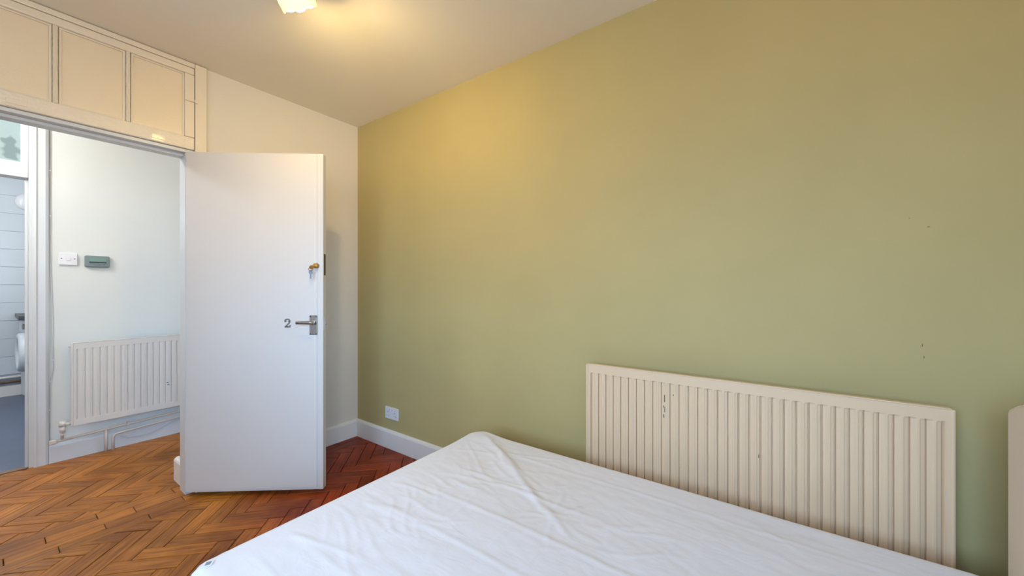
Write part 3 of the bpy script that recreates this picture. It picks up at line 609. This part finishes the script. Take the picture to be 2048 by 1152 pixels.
# fitted sheet with creases, gathered at the hem
def sheet():
    R = 0.030; hx0, hx1, hy0, hy1 = BX0 + R, BX1 - R - 0.01, BY0 + R, BY1 - R
    nx, ny = 236, 158
    X = np.linspace(hx0, hx1, nx); Y = np.linspace(hy0, hy1, ny)
    gx, gy = np.meshgrid(X, Y, indexing='ij'); z = np.zeros_like(gx)
    rng = random.Random(3)
    def crease(ax, ay, bx, by, w, h, wob=0.0, fade=True):
        nonlocal z
        dx, dy = bx - ax, by - ay; L = math.hypot(dx, dy); dx /= L; dy /= L
        t = (gx - ax) * dx + (gy - ay) * dy; d = -(gx - ax) * dy + (gy - ay) * dx
        d = d + wob * np.sin(t / L * 7 + ax * 13) 
        tt = np.clip(t / L, 0, 1); env = np.sin(np.pi * tt) ** 0.5 if fade else np.where((t > 0) & (t < L), 1, 0)
        env = np.where((t > 0) & (t < L), env, 0)
        z += 0.6 * h * env * np.exp(-(d / w) ** 2)
    # fold lines from the packet
    for yy, a, b, h in ((-0.390, 1.62, 3.2, 0.0035), (-0.800, 1.60, 3.2, 0.0045), (-0.625, 1.72, 2.35, 0.004), (-0.965, 1.55, 2.7, 0.0035), (-1.22, 1.55, 2.9, 0.003)):
        crease(a, yy, b, yy + 0.004, 0.008, h, 0.004)
    for xx, a, b, h in ((2.112, -0.60, -1.40, 0.004), (2.62, -0.35, -1.40, 0.003), (1.80, -0.35, -1.35, 0.002)):
        crease(xx, a, xx + 0.004, b, 0.009, h, 0.004)
    # strong diagonal pull from the far corner
    crease(1.535, -0.262, 2.12, -0.645, 0.016, 0.011, 0.004); crease(2.02, -0.58, 2.28, -0.745, 0.014, 0.007)
    crease(1.56, -0.275, 2.05, -0.62, 0.05, 0.008)
    # drag wrinkles running in from the foot edge
    for k in range(44):
        yy = rng.uniform(-1.40, -0.32); L = rng.uniform(0.12, 0.42); a = rng.uniform(-0.75, 0.45); x0 = 1.50 + rng.uniform(0, 0.28)
        crease(x0, yy, x0 + L * math.cos(a), yy + L * math.sin(a), rng.uniform(0.004, 0.009), rng.uniform(0.0015, 0.0045), rng.uniform(0, 0.008))
    for k in range(60):
        cx, cy = rng.uniform(1.7, 3.1), rng.uniform(-1.4, -0.4); L = rng.uniform(0.07, 0.28); a = rng.uniform(0, math.pi)
        crease(cx, cy, cx + L * math.cos(a), cy + L * math.sin(a), rng.uniform(0.005, 0.010), rng.uniform(0.001, 0.003), rng.uniform(0, 0.01))
    # crumpled star near the middle
    for k in range(11):
        a = 2 * math.pi * k / 11 + rng.uniform(-0.2, 0.2); L = rng.uniform(0.06, 0.20)
        crease(2.19, -0.69, 2.19 + L * math.cos(a), -0.69 + L * math.sin(a), 0.008, rng.uniform(0.002, 0.005), 0.004)
    for i in range(nx):
        for j in range(ny):
            x, y = gx[i, j], gy[i, j]
            z[i, j] += 0.007 * mnoise.noise((x * 2.1, y * 2.3, 0.3)) + 0.002 * mnoise.noise((x * 7 + 2 * y, y * 9, 4.0)) + 0.0012 * mnoise.noise((x * 22 + y * 9, y * 30, 9.0))
    edge = np.minimum(np.minimum(gx - hx0, hx1 - gx), np.minimum(gy - hy0, hy1 - gy)); z *= np.clip(edge / 0.06, 0.25, 1)
    z += BZ - 0.003
    # soft plan corners: the square corner patches are drawn in to an arc
    dirs = {}
    cxs = (hx0 + hx1) / 2; cys = (hy0 + hy1) / 2; 
    def soft(x, y):
        cr = 0.06 if x < cxs and y > cys else 0.02
        hwx = (hx1 - hx0) / 2 - cr; hwy = (hy1 - hy0) / 2 - cr
        a, b = abs(x - cxs) - hwx, abs(y - cys) - hwy
        if a <= 0 or b <= 0: return x, y, None
        r = max(a, b); q = math.hypot(a, b); a2, b2 = a * r / q, b * r / q
        sx, sy = (1 if x > cxs else -1), (1 if y > cys else -1)
        return cxs + sx * (hwx + a2), cys + sy * (hwy + b2), (sx * a / q, sy * b / q)
    z += 0.010 * np.exp(-(((gx - 1.56) / 0.10) ** 2 + ((gy + 0.31) / 0.10) ** 2))
    verts = []
    for i in range(nx):
        for j in range(ny):
            x, y, dd = soft(gx[i, j], gy[i, j]); verts.append((x, y, z[i, j])); dirs[i * ny + j] = dd
    idx = lambda i, j: i * ny + j
    faces = [(idx(i, j), idx(i + 1, j), idx(i + 1, j + 1), idx(i, j + 1)) for i in range(nx - 1) for j in range(ny - 1)]
    # boundary walked round, with a direction per step
    loop = [(idx(i, 0), (0, -1)) for i in range(nx)] + [(idx(nx - 1, j), (1, 0)) for j in range(1, ny)]
    loop += [(idx(i, ny - 1), (0, 1)) for i in range(nx - 2, -1, -1)] + [(idx(0, j), (-1, 0)) for j in range(ny - 2, 0, -1)]
    loop = [(v, dirs[v] or d) for v, d in loop]
    n = len(loop); prev = [v for v, _ in loop]
    prof = [(R * math.sin(a), -R * (1 - math.cos(a))) for a in [math.pi / 2 * k / 6 for k in range(1, 7)]] + [(R, -0.055), (R + 0.001, -0.09), (R + 0.002, -0.13), (R + 0.001, -0.165), (R - 0.004, -0.195), (R - 0.010, -0.21)]
    for q, (off, dz) in enumerate(prof):
        cur = []
        for k, (v, d) in enumerate(loop):
            b = verts[v]; amp = 0.004 * max(0, (q - 3)) / 8
            px, py = b[0] + d[0] * off, b[1] + d[1] * off
            w = amp * (mnoise.noise((px * 26, py * 26, 1.7)) + 0.6 * mnoise.noise((px * 60, py * 60, 5.0)))
            near = max(0.0, 1 - math.hypot(px - BX0, py - BY0) / 0.16); w += near * 0.009 * math.sin(k * 1.15) * min(1, q / 4)   # gathered corner
            zz = BZ - 0.003 + (b[2] - BZ + 0.003) * max(0, 1 - q / 5) + dz
            verts.append((px + d[0] * w, py + d[1] * w, zz)); cur.append(len(verts) - 1)
        for k in range(n):
            a, b_, c, d_ = prev[k], prev[(k + 1) % n], cur[(k + 1) % n], cur[k]
            faces.append((a, b_, c, d_) if a != b_ else (a, c, d_))
        prev = cur
    me = bpy.data.meshes.new('fitted_sheet'); me.from_pydata(verts, [], faces); me.update()
    bm = bmesh.new(); bm.from_mesh(me); bmesh.ops.recalc_face_normals(bm, faces=bm.faces); bm.to_mesh(me); bm.free()
    return me
fs = tag(link('fitted_sheet', sheet(), 'sheet', None, True), 'creased white fitted sheet stretched over the bed mattress', 'sheet')
ct = box('care_label', (-0.011, -0.009, 0.0), (0.011, 0.009, 0.0012), 'sheet', fs, 0.0004, 1); ct.location = (1.536, -1.420, BZ - 0.0005); ct.rotation_euler = (0.09, -0.07, 0.9)
cp = box('label_print', (-0.006, -0.006, 0.0012), (0.007, 0.006, 0.0016), 'tag_grey', ct); ct['label'] = 'small care label with grey print'

# ------------------------------------------------------------------ parquet blocks
def clip(poly, lo, hi):
    for ax in (0, 1):
        for s, lim in ((1, lo[ax]), (-1, -hi[ax])):
            out = []
            for i in range(len(poly)):
                a, b = poly[i], poly[(i + 1) % len(poly)]; da, db = s * a[ax] - lim, s * b[ax] - lim
                if da >= 0: out.append(a)
                if (da >= 0) != (db >= 0):
                    t = da / (da - db); out.append((a[0] + t * (b[0] - a[0]), a[1] + t * (b[1] - a[1])))
            poly = out
            if not poly: return []
    return poly
def poly_area(p): return 0.5 * sum(p[i][0] * p[(i + 1) % len(p)][1] - p[(i + 1) % len(p)][0] * p[i][1] for i in range(len(p)))
PL, PW, GAP = 0.305, 0.0763, 0.0034
r2 = math.sqrt(0.5)
def uv2xy(u, v): return ((u - v) * r2, (u + v) * r2)
U0, V0 = -1.414 - PL, -0.790 - (PW - PL)
BORD = 0.1465                    # straight border along the door wall
regions = [((BORD, YB), (XR, 0.0)), ((XH, HY0), (-0.26, HY1)), ((-0.26, OY0), (-0.158, OY1))]
blocks = []                      # (poly, centre, angle)
for a in range(-80, 80):
    for b in range(-16, 17):
        bu_, bv_ = U0 + a * PW + b * PL, V0 + a * PW - b * PL
        for (u, v, lu, lv, ang) in ((bu_, bv_, PL, PW, math.pi / 4), (bu_ + PL, bv_ + PW - PL, PW, PL, 3 * math.pi / 4)):
            c = uv2xy(u + lu / 2, v + lv / 2)
            if not (-1.6 < c[0] < 3.7 and -3.6 < c[1] < 0.5): continue
            P = [uv2xy(u + GAP / 2, v + GAP / 2), uv2xy(u + lu - GAP / 2, v + GAP / 2), uv2xy(u + lu - GAP / 2, v + lv - GAP / 2), uv2xy(u + GAP / 2, v + lv - GAP / 2)]
            for lo, hi in regions:
                q = clip(P, lo, hi)
                if len(q) >= 3 and abs(poly_area(q)) > 0.0004: blocks.append((q, c, ang))
def strip_row(x0, x1, y0, y1, off):
    y = y0 - off
    while y < y1:
        a, b = max(y, y0), min(y + PL, y1)
        if b - a > 0.02:
            blocks.append(([(x0 + GAP / 2, a + GAP / 2), (x1 - GAP / 2, a + GAP / 2), (x1 - GAP / 2, b - GAP / 2), (x0 + GAP / 2, b - GAP / 2)], ((x0 + x1) / 2, (a + b) / 2), math.pi / 2))
        y += PL
for k in range(2):
    strip_row(BORD - (k + 1) * BORD / 2, BORD - k * BORD / 2, YB, 0.0, 0.10 + 0.15 * k)
for k in range(2):
    strip_row(-0.079 * (k + 1), -0.079 * k, OY0, OY1, 0.05 + 0.13 * k)
# what shows in the photograph, by size: those become parts one by one
cx_, cy_, cz_ = cam.location; Fv = (-math.sin(YAW), math.cos(YAW)); Rv = (math.cos(YAW), math.sin(YAW))
def seen(c):
    dx, dy = c[0] - cx_, c[1] - cy_; d = dx * Fv[0] + dy * Fv[1]
    if d < 0.3: return -1
    px = 1024 + 750 * (dx * Rv[0] + dy * Rv[1]) / d; py = 576 + 750 * cz_ / d
    if px < -60 or px > 900 or py > 1230: return -1
    if c[0] > BX0 and c[1] > BY0: return -1
    if 380 < px < 640 and py < 955: return -1          # behind the door leaf
    if px > 100 and c[0] < -0.26 and py < 576 + 352 - 0.25 * (px - 97) - 20: return -1
    return 1 / (d * d)
rank = sorted(range(len(blocks)), key=lambda i: -seen(blocks[i][1]))
single = [i for i in rank[:296] if seen(blocks[i][1]) > 0]
rest = [i for i in range(len(blocks)) if i not in set(single)]
def block_bm(bm, pts, zt, zb=-0.0135, cham=0.002):
    if poly_area(pts) < 0: pts = pts[::-1]
    n = len(pts); cx = sum(p[0] for p in pts) / n; cy = sum(p[1] for p in pts) / n
    def ins(p): 
        d = math.hypot(p[0] - cx, p[1] - cy); f = max(0, 1 - cham * 1.4 / d); return (cx + (p[0] - cx) * f, cy + (p[1] - cy) * f)
    B = [bm.verts.new((p[0], p[1], zb)) for p in pts]; S = [bm.verts.new((p[0], p[1], zt - cham * 0.7)) for p in pts]; T = [bm.verts.new((*ins(p), zt)) for p in pts]
    for i in range(n):
        j = (i + 1) % n; bm.faces.new((B[i], B[j], S[j], S[i])); bm.faces.new((S[i], S[j], T[j], T[i]))
    bm.faces.new(T)
prng = random.Random(11)
for i in single:
    pts, c, ang = blocks[i]; ca, sa = math.cos(-ang), math.sin(-ang)
    loc = [((x - c[0]) * ca - (y - c[1]) * sa, (x - c[0]) * sa + (y - c[1]) * ca) for x, y in pts]
    bm = bmesh.new(); block_bm(bm, loc, prng.uniform(-0.0008, 0.0006))
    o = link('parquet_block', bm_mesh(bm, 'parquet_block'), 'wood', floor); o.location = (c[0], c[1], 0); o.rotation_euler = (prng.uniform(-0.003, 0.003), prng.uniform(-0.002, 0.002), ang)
bm = bmesh.new()
for i in rest: block_bm(bm, blocks[i][0], prng.uniform(-0.0008, 0.0006))
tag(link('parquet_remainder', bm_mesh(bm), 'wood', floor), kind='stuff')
